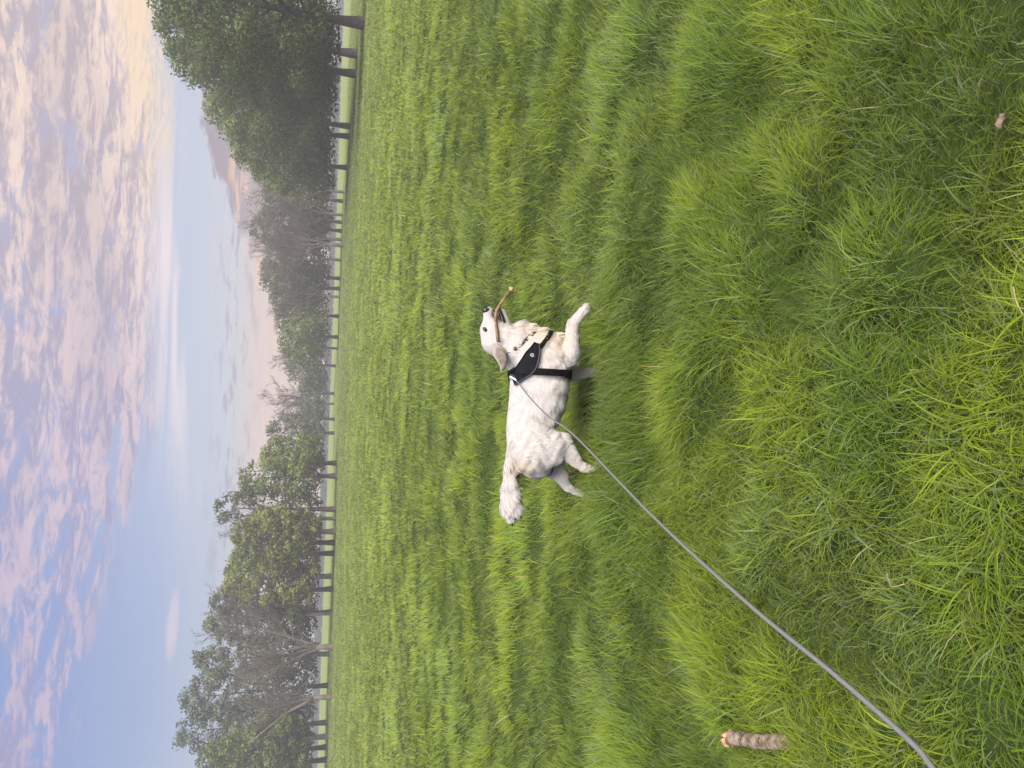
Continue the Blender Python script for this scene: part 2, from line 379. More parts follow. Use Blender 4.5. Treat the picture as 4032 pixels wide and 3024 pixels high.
def bare_tree(seed, loc, H, spread, trunk_r, mat, label, group, stems=5, low=.13, twig=.016, kids=6, lean=0.0, broken=False):
    r = random.Random(seed); rt = root_at('bare_tree', loc, label, 'tree', group); L = np.array(loc, float)
    tb, bb, wb = Bag(), Bag(), Bag()
    fork = np.array([lean * .1, 0, H * low])
    tb.tube([(0, 0, -.15), (0, 0, .25), fork * .6, fork + [0, 0, H * .04]], [trunk_r * 1.4, trunk_r * 1.15, trunk_r, trunk_r * .85], 8)
    def grow(p, d, length, rad, lvl):
        n = 4 if lvl < 2 else 2; pts = [p]; q = p; dd = d
        for i in range(n):
            dd = dd + np.array([r.gauss(0, .11), r.gauss(0, .11), r.gauss(.05, .07)]); dd = dd / np.linalg.norm(dd)
            q = q + dd * length / n; pts.append(q)
        bag = bb if lvl <= 1 else wb
        bag.tube(pts, [max(twig * .6, rad * (1 - .72 * i / n)) for i in range(n + 1)], 6 if lvl == 0 else (4 if lvl == 1 else 3), cap=False)
        if lvl >= 3: return
        for k in range(kids if lvl else kids + 3):
            f = r.uniform(.25, 1.0); i = min(n - 1, int(f * n)); s = pts[i] + (pts[i + 1] - pts[i]) * (f * n - i if f < 1 else 1)
            nd = dd * r.uniform(.5, 1.0) + np.array([r.gauss(0, .55), r.gauss(0, .55), r.gauss(.18, .3)]); nd /= np.linalg.norm(nd)
            grow(s, nd, length * r.uniform(.32, .55), rad * (1 - .6 * f) * .55, lvl + 1)
    for k in range(stems):
        a = math.tau * (k + r.uniform(-.3, .3)) / stems; sp_ = spread * r.uniform(.4, 1.1)
        d = np.array([math.cos(a) * sp_ + lean, math.sin(a) * sp_, 1.0]); d /= np.linalg.norm(d)
        grow(fork + [0, 0, r.uniform(-.02, .03) * H], d, H * (1 - low) * r.uniform(.62, .88), trunk_r * r.uniform(.42, .6), 0)
    co, fs = tb.out(); part('trunk', co + L, fs, mat, rt)
    co, fs = bb.out(); part('branches', co + L, fs, mat, rt)
    co, fs = wb.out(); part('twigs', co + L, fs, mat, rt)
    if broken:
        s = fork + np.array([-.05, -.25, .5]); e = s + np.array([-1.0, -.3, 2.4]); e2 = e + np.array([-2.6, -.3, 3.4])
        co, q, tr = tube([s, (s + e) / 2, e, (e + e2) / 2, e2], [.2, .16, .09, .06, .03], 7)
        part('split_limb', co + L, [q, tr], plain('torn_wood', (.17, .135, .11), .8, noise=(2., .3)), rt)
    return rt

S2 = 1.823
def tree_at(y2, d):
    """foot point on the ground for trunk at photo row y2 (2212 scale), d metres ahead"""
    q = ray(1300, y2 * S2); x = q[0] / q[1] * d
    return (float(x), float(d), 0.0)
def top_h(x2, y2, d):
    return float(at_Y(x2 * S2, y2 * S2, d)[2])
DK, MD, LT, YG, GY, BL = (.118, .165, .046), (.140, .195, .052), (.165, .220, .058), (.200, .240, .052), (.128, .160, .088), (.118, .165, .108)
GR, GM, GL = 'trees in the dense stand ahead of the dog', 'trees in the middle of the far row', 'trees in the stand behind the dog'
# trunk row, crown row, half width, top column, distance, colour, density, airy, label, group
TREES = [
 (40, 0, 150, 285, 47, DK, 1.15, 0, 'tallest dark green tree with thick trunk, last one ahead of the dog', GR),
 (108, 106, 120, 325, 61, DK, 1.05, .25, 'dark green tree with sky gaps near its top, beside the tallest thick-trunked tree', GR),
 (152, 165, 105, 362, 66, MD, 1.1, 0, 'rounded green tree with the third trunk from the thick-trunked tallest tree', GR),
 (268, 250, 120, 440, 78, MD, 1.1, 0, 'broad mid green tree with low crown forming the shoulder below the tallest trees', GR),
 (290, 320, 95, 487, 84, LT, 1.1, 0, 'light green dense tree on the slope between shoulder tree and pale end tree', GR),
 (358, 372, 72, 540, 92, YG, 1.1, 0, 'pale green tree ending the tall dense stand where brown bare trees begin', GR),
 (432, 440, 62, 566, 116, GY, .8, .4, 'grey green tree behind the brown bare trees nearest the tall dense stand', GM),
 (478, 470, 52, 560, 124, GY, .8, .3, 'small grey green crown squeezed between two brown bare trees', GM),
 (497, 504, 56, 537, 118, GY, .8, .3, 'pointed grey green tree, highest among the bare brown trees', GM),
 (600, 600, 66, 558, 121, GY, .9, .1, 'hazy rounded tree just past the bare brown trees, on the tail side', GM),
 (622, 640, 62, 576, 117, GY, .9, .1, 'dark hazy tree second past the bare brown trees', GM),
 (682, 690, 58, 590, 120, MD, .9, .1, 'hazy green tree third past the bare brown trees', GM),
 (727, 740, 58, 598, 112, MD, .9, .1, 'green tree with one lone dark trunk near the middle of the row', GM),
 (790, 790, 60, 612, 142, GY, .9, .1, 'low distant tree between the lone dark trunk and the dip in the row', GM),
 (850, 858, 58, 640, 150, BL, .9, .1, 'lowest distant bushy tree in the dip of the row', GM),
 (905, 900, 45, 640, 128, BL, .8, .2, 'small bluish green bush tree beside the domed distant tree', GM),
 (935, 935, 48, 572, 126, GY, .9, .2, 'domed distant tree with dark trunk on the tail side of the dip', GM),
 (1000, 985, 52, 560, 93, LT, 1.0, .1, 'fresh green low tree where the stand behind the dog begins', GL),
 (1028, 1035, 58, 512, 87, LT, .9, .2, 'light green tree stepping up between low fresh tree and tall airy tree', GL),
 (1100, 1098, 60, 457, 86, GY, .62, .75, 'tall airy tree with see-through crown in the stand behind the dog', GL),
 (1148, 1150, 60, 495, 82, YG, .9, .2, 'yellow green tree next to the tall airy tree on its tail side', GL),
 (1172, 1185, 55, 500, 86, MD, .8, .3, 'mid green tree in the cluster of close trunks behind the dog', GL),
 (1195, 1215, 60, 482, 90, LT, .9, .2, 'smooth pale green crown above the cluster of close trunks', GL),
 (1245, 1250, 58, 478, 84, YG, .85, .3, 'yellow green spreading tree midway between airy tree and leafless pale tree', GL),
 (1272, 1295, 60, 452, 90, GY, .65, .6, 'grey green airy tree two trunks before the leafless pale many-stemmed tree', GL),
 (1322, 1340, 62, 434, 92, GY, .55, .7, 'thin crowned grey tree on the nose side of the leafless pale tree', GL),
 (1412, 1415, 66, 412, 94, GY, .6, .6, 'hazy grey green tree directly behind the leafless pale many-stemmed tree', GL),
 (1480, 1490, 70, 384, 97, BL, .75, .5, 'tall rounded blue green tree behind the leafless tree with torn limb', GL),
 (1560, 1555, 72, 374, 93, BL, .75, .5, 'broad blue green crown, highest of the stand behind the dog', GL),
 (1590, 1600, 56, 440, 84, MD, .9, .2, 'darker low green tree in front of the highest broad blue green crown', GL),
 (1613, 1622, 60, 422, 92, GY, .6, .7, 'airy tree with sky gaps, last but one behind the dog', GL),
 (1640, 1668, 66, 428, 88, MD, .8, .4, 'green tree cut by the frame at the end of the row behind the dog', GL),
]
for i, (ty, cy, hw, tx, d, col, dens, airy, lab, grp) in enumerate(TREES):
    loc = tree_at(ty, d); cxm = tree_at(cy, d)[0] - loc[0]
    dens, airy = (max(dens, .85), min(airy, .42)) if grp == GL and tx != 457 else (dens, airy)
    Wm = hw * 1.12 * S2 / FOC * d; Hm = top_h(tx, cy, d)
    leaf_tree(100 + i, loc, cxm, Wm, Hm, 1.2 + .25 * rnd.random(), .34 if d < 70 else (.30 if d < 100 else .27),
              .0026 * d + .030, col, lab, grp, dens, airy, lean=rnd.uniform(-.3, .3))
BARE = [
 (397, 78, 505, .42, .30, M_bare, 'leafless pale tree with many upswept stems in front of green trees', GL, 6, .12, False),
 (1505, 76, 540, .26, .27, M_bare, 'leafless pale tree with a long torn limb leaning out', GL, 4, .17, True),
 (1120, 84, 505, .30, .20, M_brown, 'thin leafless brown tree inside the tall airy see-through crown', GL, 4, .25, False),
 (412, 106, 552, .30, .20, M_brown, 'slim bare brown tree beside the pale green end of the dense stand', GM, 4, .2, False),
 (462, 110, 570, .45, .20, M_brown, 'forked bare brown tree with wide low branches beside the small grey crown', GM, 4, .15, False),
 (516, 112, 560, .35, .22, M_brown, 'dark bare brown tree next to the pale trunk', GM, 5, .15, False),
 (528, 104, 575, .30, .27, M_bare, 'bare tree with pale grey trunk among the brown bare trees', GM, 5, .16, False),
 (560, 114, 575, .5, .2, M_brown, 'spreading bare brown tree on the tail side of the pale grey trunk', GM, 5, .13, False),
 (640, 114, 600, .3, .18, M_brown, 'bare brown sapling in front of the hazy middle trees', GM, 4, .2, False),
 (752, 124, 590, .4, .18, M_brown, 'bare twiggy crown showing above the middle tree line', GM, 4, .2, False),
 (872, 146, 585, .3, .2, M_brown, 'bare twiggy tree standing up out of the dip in the row', GM, 5, .2, False),
 (1325, 88, 482, .25, .2, M_brown, 'tall thin leafless tree rising through the thin crowned grey tree', GL, 4, .2, False),
]
for i, (ty, d, tx, spd, tr_, mt, lab, grp, stems, low, brk) in enumerate(BARE):
    if i == 0: ty = 1397
    loc = tree_at(ty, d)
    bare_tree(500 + i, loc, top_h(tx, ty, d) * 1.04, spd, tr_, mt, lab, grp, stems, low, twig=.00022 * d, kids=6, broken=brk)

# far wood closing the view under the crowns: one mass
g = np.random.default_rng(5); n = 16000
wx = g.uniform(-260, 260, n); wy = 300 + 25 * g.random(n)
hh = 1.6 + .9 * fbm(wx * .03, wy * .02, 4); wz = hh * g.random(n) ** .8
a = g.normal(size=(n, 3)); a /= np.linalg.norm(a, axis=1)[:, None]; bb_ = np.cross(a, g.normal(size=(n, 3))); bb_ /= np.linalg.norm(bb_, axis=1)[:, None]
c3 = np.stack([wx, wy, wz + .3], 1); V = np.stack([c3 - a * .75, c3 + bb_ * .6, c3 + a * .75, c3 - bb_ * .6], 1).reshape(-1, 3); V[:, 2] = np.maximum(V[:, 2], 0)
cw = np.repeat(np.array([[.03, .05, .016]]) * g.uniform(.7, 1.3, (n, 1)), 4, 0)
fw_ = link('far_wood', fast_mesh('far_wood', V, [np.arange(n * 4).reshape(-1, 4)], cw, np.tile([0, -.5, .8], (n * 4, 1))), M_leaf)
tag(fw_, 'far dark line of woodland seen under the tree crowns', 'woodland', kind='stuff')
# ------------------------------------------------------------------ dog
YD = 3.85
PXM = (YD * math.cos(PITCH) + 1.15 * math.sin(PITCH)) / FOC       # metres per photo pixel at the dog
def dp(sx, sy, dy=0.0): return at_Y(sx, sy, YD + dy)
def dpm(sx, sy, lat, s):
    """point on the dog's near side (s < 0) or its mirror on the far side"""
    q = at_Y(sx, sy, YD - lat); return q if s < 0 else np.array([q[0], 2 * YD - q[1], q[2]])
# chains: (column, row, radius in px) in the dog's side plane; lateral ratio, side offset, fur length, fur lift, blend
CH = {
 'torso':  ([(2140, 1388, 84), (2130, 1440, 108), (2131, 1500, 110), (2124, 1560, 107), (2114, 1610, 100), (2097, 1650, 92), (2090, 1700, 91), (2092, 1750, 93), (2100, 1792, 84)], .98, 0, .034, .22, .02),
 'rump':   ([(2105, 1760, 90), (2120, 1815, 58)], .98, 0, .034, .25, .03),
 'withers':([(2045, 1440, 34), (2040, 1560, 34), (2032, 1680, 36), (2036, 1780, 34)], 1.2, 0, .03, .2, .02),
 'neck':   ([(1966, 1335, 62), (2018, 1366, 78), (2092, 1404, 98)], .88, 0, .042, .25, .03),
 'ruff':   ([(2035, 1300, 30), (2066, 1316, 40), (2102, 1326, 36)], .9, 0, .05, .5, .02),
 'chest':  ([(2120, 1352, 46), (2178, 1352, 44), (2212, 1372, 34)], 1.1, 0, .05, .45, .03),
 'skull':  ([(1952, 1338, 58), (1940, 1303, 50)], .95, 0, .018, .28, .02),
 'cheek':  ([(1992, 1335, 48), (1980, 1300, 32)], 1.05, 0, .022, .2, .02),
 'muzzle': ([(1936, 1292, 38), (1930, 1258, 27), (1924, 1230, 23)], .80, 0, .006, .1, .015),
 'jaw':    ([(2000, 1308, 26), (1994, 1266, 15), (1981, 1226, 12)], 1.15, 0, .008, .12, .006),
 'shoulder':([(2120, 1440, 74), (2205, 1425, 50), (2246, 1398, 36)], .55, -.085, .026, .2, .025),
 'foreleg':([(2246, 1398, 35), (2251, 1330, 27), (2253, 1284, 24), (2276, 1250, 19), (2296, 1228, 19), (2306, 1208, 12)], .85, -.085, .026, .5, .012),
 'forefar':([(2170, 1460, 55), (2245, 1470, 34), (2300, 1468, 22), (2345, 1462, 18), (2372, 1446, 17)], .8, .085, .026, .4, .02),
 'thigh':  ([(2095, 1772, 84), (2150, 1765, 78), (2195, 1748, 52), (2238, 1785, 36), (2270, 1818, 23), (2300, 1845, 17), (2345, 1842, 15), (2360, 1824, 14)], .62, -.075, .026, .22, .02),
 'thighfar':([(2110, 1785, 80), (2170, 1825, 52), (2208, 1875, 32), (2228, 1908, 22), (2252, 1930, 15), (2285, 1948, 13), (2345, 1955, 12), (2362, 1938, 12)], .62, .075, .026, .22, .02),
 'tail':   ([(2030, 1790, 34), (2012, 1830, 27), (2008, 1862, 25), (2005, 1905, 28), (2007, 1952, 37), (2009, 2000, 37), (2008, 2032, 20)], .62, 0, .05, .28, .02),
}
def seg_sd(Pt, a, b, ra, rb, lat):
    ab = b - a; h = np.clip(((Pt - a) @ ab) / max(ab @ ab, 1e-9), 0, 1)
    df = Pt - a - h[:, None] * ab; df[:, 1] /= lat
    return (np.sqrt((df ** 2).sum(1)) - (ra + (rb - ra) * h)) * min(1.0, lat), h
chains = {}
for k, (pts, lat, off, fl, lift, kb) in CH.items():
    chains[k] = ([dp(x, y, off) for x, y, r in pts], [r * PXM for x, y, r in pts], lat, fl, lift, kb)
allp = np.concatenate([np.array(c[0]) for c in chains.values()])
vs = .0075; lo = allp.min(0) - .19; hi = allp.max(0) + .19
nx, ny, nz = [int(math.ceil(v)) + 1 for v in (hi - lo) / vs]
gx, gy, gz = np.meshgrid(np.arange(nx), np.arange(ny), np.arange(nz), indexing='ij')
GP = np.stack([gx, gy, gz], -1).reshape(-1, 3) * vs + lo
field = np.full(len(GP), 1.0)
for k, (ps, rs, lat, fl, lift, kb) in chains.items():
    cp = np.array(ps); mr = max(rs) + .08
    sel = np.all((GP > cp.min(0) - mr) & (GP < cp.max(0) + mr), axis=1)
    Q = GP[sel]; dmin = np.full(len(Q), 1.0)
    for a_, b_, ra, rb in zip(ps[:-1], ps[1:], rs[:-1], rs[1:]):
        dmin = np.minimum(dmin, seg_sd(Q, a_, b_, ra, rb, lat)[0])
    fcur = field[sel]; h = np.clip(.5 + .5 * (dmin - fcur) / kb, 0, 1)
    field[sel] = dmin * (1 - h) + fcur * h - kb * h * (1 - h)
field += (.0025 * np.sin(GP[:, 0] * 60 + 2 * np.sin(GP[:, 2] * 38)) * np.sin(GP[:, 2] * 52 + GP[:, 1] * 30)) * (GP[:, 0] < dp(2000, 1400)[0])
fld = field.reshape(nx, ny, nz)
def surface_net(f, lo, vs):
    ins = f < 0; c0 = [ins[i:f.shape[0] - 1 + i, j:f.shape[1] - 1 + j, k:f.shape[2] - 1 + k] for i in (0, 1) for j in (0, 1) for k in (0, 1)]
    s = sum(c.astype(np.int8) for c in c0); act = (s > 0) & (s < 8)
    idx = np.full(act.shape, -1, np.int64); ijk = np.argwhere(act); idx[act] = np.arange(len(ijk))
    acc = np.zeros((len(ijk), 3)); cnt = np.zeros(len(ijk))
    corners = [(i, j, k) for i in (0, 1) for j in (0, 1) for k in (0, 1)]
    for a_ in corners:
        for ax in range(3):
            if a_[ax]: continue
            b_ = list(a_); b_[ax] = 1
            va = f[tuple((ijk + a_).T)]; vb = f[tuple((ijk + b_).T)]; cr = (va < 0) != (vb < 0)
            t_ = np.where(cr, va / np.where(cr, va - vb, 1), 0); p_ = ijk + np.array(a_, float); p_[:, ax] += t_
            acc[cr] += p_[cr]; cnt[cr] += 1
    V = acc / cnt[:, None] * vs + lo; Fq = []
    for ax in range(3):
        a_ = np.moveaxis(ins, ax, 0); cr = a_[:-1] != a_[1:]; e = np.argwhere(cr); val = a_[:-1][cr]
        o1, o2 = [(1, 2), (2, 0), (0, 1)][ax]
        full = np.zeros_like(e); full[:, ax] = e[:, 0]; rest = [i for i in range(3) if i != ax]
        full[:, rest[0]] = e[:, 1]; full[:, rest[1]] = e[:, 2]
        q = []
        for s1, s2 in ((-1, -1), (0, -1), (0, 0), (-1, 0)):
            t_ = full.copy(); t_[:, o1] += s1; t_[:, o2] += s2; q.append(idx[tuple(t_.T)])
        q = np.stack(q, 1); q[~val] = q[~val][:, ::-1]; Fq.append(q)
    return V, np.concatenate(Fq)
BV, BF = surface_net(fld, lo, vs)
nb = np.zeros_like(BV); nc = np.zeros(len(BV))
for it in range(3):
    nb[:] = 0; nc[:] = 0
    for i in range(4):
        np.add.at(nb, BF[:, i], BV[BF[:, (i + 1) % 4]]); np.add.at(nc, BF[:, i], 1)
    BV = BV * .5 + .5 * nb / nc[:, None]
fn = np.cross(BV[BF[:, 2]] - BV[BF[:, 0]], BV[BF[:, 3]] - BV[BF[:, 1]])
VN = np.zeros_like(BV)
for i in range(4): np.add.at(VN, BF[:, i], fn)
VN /= np.linalg.norm(VN, axis=1)[:, None] + 1e-12
bvh = BVHTree.FromPolygons(BV.tolist(), BF.tolist())
def hit(sx, sy, off=0.0):
    d = ray(sx, sy); r_ = bvh.ray_cast(Vector(EYE), Vector(d / np.linalg.norm(d)), 10)
    if r_[0] is None: return None
    return np.array(r_[0]) + off * np.array(r_[1])

WHITE = np.array([.585, .56, .56]); CREAM = np.array([.62, .54, .46])
def fur_col(Pn, Nn):
    """coat colour: white body, cream on chest, throat, tail and leg backs"""
    cr = np.zeros(len(Pn))
    for (sx, sy, rad) in ((2105, 1318, .07), (2060, 1300, .06), (2180, 1345, .07), (2030, 1835, .05), (2235, 1835, .04)):
        c_ = dp(sx, sy); dd = np.sqrt((Pn[:, 0] - c_[0]) ** 2 + (Pn[:, 2] - c_[2]) ** 2)
        cr = np.maximum(cr, np.clip(1.4 - dd / rad, 0, 1))
    nz_ = vnoise(Pn[:, 0] * 28 + Pn[:, 1] * 13, Pn[:, 2] * 34, 2)
    cr = np.clip(cr * .9 + (nz_ - .5) * .3, 0, 1)[:, None]
    return WHITE * (1 - cr) + CREAM * cr
M_fur, t, o = material('white_coat')
a_n = t.new('ShaderNodeAttribute', attribute_name='col'); p = t.new('ShaderNodeBsdfPrincipled')
t.put(p.inputs['Base Color'], a_n.outputs['Color']); p.inputs['Roughness'].default_value = .75; p.inputs['Specular IOR Level'].default_value = .15
p.inputs['Sheen Weight'].default_value = .15
na = t.new('ShaderNodeAttribute', attribute_name='nrm'); t.put(p.inputs['Normal'], na.outputs['Vector'])
tl_ = t.new('ShaderNodeBsdfTranslucent'); t.put(tl_.inputs[0], a_n.outputs['Color']); ms_ = t.new('ShaderNodeMixShader'); ms_.inputs[0].default_value = .38
t.put(ms_.inputs[1], p.outputs[0]); t.put(ms_.inputs[2], tl_.outputs[0]); t.put(o.inputs[0], ms_.outputs[0])
M_black = plain('black_skin', (.012, .011, .012), .35, noise=(60., .4))
M_eye = plain('eye_gloss', (.012, .008, .006), .08)
M_lid = plain('dark_eyelid', (.035, .026, .022), .6)
M_tongue = plain('pink_tongue', (.42, .20, .19), .4, noise=(50., .2))
M_mouth = plain('dark_mouth', (.03, .015, .015), .5)
M_tooth = plain('tooth', (.75, .70, .58), .3)
M_taupe = plain('ear_inner_skin', (.235, .20, .18), .8, noise=(45., .3))
M_web = plain('black_webbing', (.008, .008, .010), .9, 0.0, .12, noise=(220., .35), bump=.0015)
M_panel = plain('black_padded_fabric', (.009, .0095, .0135), .95, 0.0, .12, noise=(120., .25), bump=.001)
M_metal = plain('steel', (.75, .75, .76), .22, 1.0)
M_refl = plain('grey_piping', (.035, .037, .045), .5)
M_white = plain('white_print', (.78, .78, .78), .6)

foot = dp(2130, 1600); foot[2] = 0
dog = root_at('dog', foot, 'white golden retriever bounding through the grass with a stick in its mouth', 'dog')
dloc = np.array(dog.location)
bcol = fur_col(BV, VN)
# black skin round the lips: muzzle side under the nose
c_ = dp(1944, 1240); dd = np.sqrt((BV[:, 0] - c_[0]) ** 2 + (BV[:, 2] - c_[2]) ** 2)
k_ = np.clip((.027 - dd) / .012, 0, 1)[:, None] * .8; bcol = bcol * (1 - k_) + np.array([.03, .027, .027]) * k_
body = part('body', BV, [BF], M_fur, dog, bcol, VN)

def ellipsoid(c, ax, rad, n=16, m=10):
    """ax: 3 unit vectors, rad: 3 radii"""
    co = []; q = []
    for i in range(m + 1):
        ph = math.pi * i / m
        for k in range(n):
            a = math.tau * k / n
            s = (math.sin(ph) * math.cos(a) * rad[0], math.sin(ph) * math.sin(a) * rad[1], math.cos(ph) * rad[2])
            co.append(np.array(c) + sum(np.array(ax[j]) * s[j] for j in range(3)))
    for i in range(m):
        for k in range(n):
            q.append((i * n + k, (i + 1) * n + k, (i + 1) * n + (k + 1) % n, i * n + (k + 1) % n))
    return np.array(co), [np.array(q)]
EX = np.eye(3)
nc_ = dp(1915, 1222)
co, fs = ellipsoid(nc_, EX, (.022, .025, .023), 20, 14)
rel = co - nc_                                   # wide pad, flat front, nostril dents
for s in (-1, 1):
    dn = np.linalg.norm(rel - np.array([.016, s * .013, -.002]), axis=1)
    co -= np.outer(np.clip(.011 - dn, 0, .011) * .9, [1, 0, 0])
co[:, 2] -= np.clip(rel[:, 0] - .012, 0, 1) * .3
part('nose', co, fs, M_black, dog)
for s in (1, -1):
    h0 = hit(1914, 1299, 0.0); cz = h0.copy()
    if s < 0: cz[1] = 2 * YD - cz[1]
    fwd = dp(1900, 1288) - dp(1928, 1310); fwd /= np.linalg.norm(fwd)
    u_ = np.cross([0, 1, 0], fwd)
    base_c = cz + np.array([0, .0045 * s, 0])
    co, fs = ellipsoid(base_c, (fwd, [0, 1, 0], u_), (.021, .008, .0115)); ld = part('eyelid', co, fs, M_lid, dog)
    co, fs = ellipsoid(base_c - np.array([0, .003 * s, 0]), (fwd, [0, 1, 0], u_), (.0135, .008, .0075)); part('eyeball', co, fs, M_eye, dog, up=ld)
# mouth: dark lining, lips, tongue, teeth
bag = Bag(); bag.tube([dp(1964, 1228), dp(1970, 1255), dp(1980, 1292), dp(1985, 1302)], [.009, .014, .020, .012], 10)
co, fs = bag.out(); mouth = part('mouth_lining', co, fs, M_mouth, dog)
for s in (-1, 1):
    bag = Bag(); bag.tube([dpm(1966, 1215, .008, s), dpm(1968, 1226, .016, s), dpm(1977, 1252, .021, s), dpm(1986, 1280, .027, s), dpm(1984, 1300, .036, s), dpm(1972, 1303, .036, s)],
                          [.006, .0085, .012, .0125, .010, .004], 10)
    co, fs = bag.out(); part('lip', co, fs, M_black, dog)
    bag = Bag(); bag.tube([dpm(1938, 1222, .012, s), dpm(1946, 1232, .022, s), dpm(1951, 1250, .028, s), dpm(1957, 1270, .033, s)], [.006, .0075, .0065, .004], 8)
    co, fs = bag.out(); part('lip', co, fs, M_black, dog)
    for (a0, b0) in (((1957, 1238), (1966, 1237)), ((1973, 1232), (1962, 1231))):
        bag = Bag(); bag.tube([dpm(*a0, .015, s), (dpm(*a0, .015, s) + dpm(*b0, .016, s)) / 2, dpm(*b0, .015, s)], [.0035, .003, .0008], 7)
        co, fs = bag.out(); part('tooth', co, fs, M_tooth, dog)
bag = Bag(); bag.tube([dp(1966, 1240, -.004), dp(1966, 1262, -.010), dp(1972, 1290, -.010)], [.007, .012, .013], 10)
co, fs = bag.out(); part('tongue', co, fs, M_tongue, dog)
# ears: thin laid-back flaps
EAR = [(1944, 1358), (1938, 1378), (1944, 1402), (1958, 1424), (1968, 1440), (1973, 1468), (1986, 1456), (1994, 1440), (1999, 1412), (1994, 1386), (1980, 1368), (1960, 1356)]
for s in (-1, 1):
    for nm, sc_, th, mt, up_ in (('ear', 1.0, .006, M_fur, None), ('ear_inner', .84, .0065, M_taupe, 'E')):
        cen = np.array(EAR, float).mean(0); cen[1] += 3
        N_ = len(EAR); ringsE = [(1.0, .35), (.8, 1.0), (.4, 1.2)]; co = []
        for side in (1, -1):
            for f_, th_ in ringsE:
                for (x_, y_) in EAR:
                    q_ = cen + (np.array([x_, y_]) - cen) * f_ * sc_ + (np.array([3., 3.]) if sc_ < 1 else 0) + (np.array([34., -16.]) if s > 0 else 0)
                    prog = np.clip((q_[1] - 1356) / 112, 0, 1)
                    lat_ = .078 - (.012 if s > 0 else 0) + .020 * math.sin(prog * 2.6) + (.010 if sc_ < 1 else 0)
                    co.append(dpm(q_[0], q_[1], lat_ + side * th * th_ * (.5 if sc_ < 1 else 1), s))
            co.append(dpm(cen[0], cen[1], .094 + side * th * 1.2 + (.010 if sc_ < 1 else 0), s))
        q = []; tr = []; blk = 3 * N_ + 1
        for sd_ in range(2):
            o_ = sd_ * blk
            for r_ in range(2):
                for k in range(N_):
                    f4 = (o_ + r_ * N_ + k, o_ + r_ * N_ + (k + 1) % N_, o_ + (r_ + 1) * N_ + (k + 1) % N_, o_ + (r_ + 1) * N_ + k)
                    q.append(f4 if (sd_ == 0) else f4[::-1])
            for k in range(N_):
                f3 = (o_ + 2 * N_ + k, o_ + 2 * N_ + (k + 1) % N_, o_ + 3 * N_); tr.append(f3 if sd_ == 0 else f3[::-1])
        for k in range(N_): q.append((k, blk + k, blk + (k + 1) % N_, (k + 1) % N_))
        co = np.array(co); nn_ = np.tile(np.array([0, s * 1.0, .25]), (len(co), 1))
        cE = np.tile(WHITE * np.array([.97, .93, .88]), (len(co), 1)); half_ = len(co) // 2; nn_[half_:, 1] *= -1
        ob = part(nm, co, [np.array(q), np.array(tr)], mt, dog, cE, nn_, up=(ear_o if up_ else None))
        if not up_: ear_o = ob

# ---- harness
hr_loc = dp(2010, 1470); 
harness = root_at('dog_harness', hr_loc, 'black padded harness strapped round the white dog', 'harness')
def mirror(co): c2 = co.copy(); c2[:, 1] = 2 * YD - c2[:, 1]; return c2
def shell(grid, n_out, thick):
    """solid sheet from an (r,c,3) grid"""
    R_, C_ = grid.shape[:2]; top = grid.reshape(-1, 3); bot = (grid - n_out * thick).reshape(-1, 3); n0 = R_ * C_
    q = []
    for i in range(R_ - 1):
        for j in range(C_ - 1):
            a = i * C_ + j; f = (a, a + 1, a + C_ + 1, a + C_); q.append(f); q.append(tuple(v + n0 for v in f[::-1]))
    bd = [j for j in range(C_)] + [i * C_ + C_ - 1 for i in range(1, R_)] + [(R_ - 1) * C_ + j for j in range(C_ - 2, -1, -1)] + [i * C_ for i in range(R_ - 2, 0, -1)]
    for a, b_ in zip(bd, bd[1:] + bd[:1]): q.append((a, a + n0, b_ + n0, b_))
    return np.concatenate([top, bot]), [np.array(q)]
def c1(x, y): return (1850 + .3014 * x, 1100 + .3014 * y)
def strip_panel(edgeA, edgeB, rows, cols, off):
    """ruled patch between two pixel polylines, laid on the dog's near side"""
    A = [np.array(c1(*p_)) for p_ in edgeA]; B = [np.array(c1(*p_)) for p_ in edgeB]
    def samp(L_, f):
        k = min(int(f * (len(L_) - 1)), len(L_) - 2); u = f * (len(L_) - 1) - k; return L_[k] * (1 - u) + L_[k + 1] * u
    gr = np.zeros((rows, cols, 3)); last = None
    for i in range(rows):
        for j in range(cols):
            a_, b_ = samp(A, i / (rows - 1)), samp(B, i / (rows - 1)); q_ = a_ + (b_ - a_) * j / (cols - 1)
            h_ = hit(q_[0], q_[1], off)
            if h_ is None: h_ = last if last is not None else dp(q_[0], q_[1], -.05)
            gr[i, j] = last = h_
    for _ in range(3):
        g2 = gr.copy(); g2[1:-1] = (gr[:-2] + 2 * gr[1:-1] + gr[2:]) / 4; g2[:, 1:-1] = (g2[:, :-2] + 2 * g2[:, 1:-1] + g2[:, 2:]) / 4; gr = g2
    return gr
front_edge = [(545, 1210), (600, 1172), (650, 1110), (700, 1035), (745, 955), (800, 905), (845, 842)]
rear_edge = [(600, 1385), (690, 1318), (790, 1250), (868, 1165), (892, 1070), (910, 960), (905, 862)]
pg_ = strip_panel(front_edge, rear_edge, 22, 12, .014)
v1 = np.gradient(pg_, axis=0); v2 = np.gradient(pg_, axis=1); nn_ = np.cross(v1, v2); nn_ /= np.linalg.norm(nn_, axis=2)[:, :, None] + 1e-9
if nn_[..., 1].mean() > 0: nn_ = -nn_
co, fs = shell(pg_, nn_, .012); harness_pts = [co]
p1 = part('side_panel', co, fs, M_panel, harness); part('side_panel', mirror(co), [f[:, ::-1] for f in fs], M_panel, harness)
for j in (0, 11):
    bag = Bag(); ln = pg_[:, j] + nn_[:, j] * .001; bag.tube(ln, [.0035] * len(ln), 6); co, fs = bag.out(); part('piping', co, fs, M_web if j == 0 else M_refl, harness)
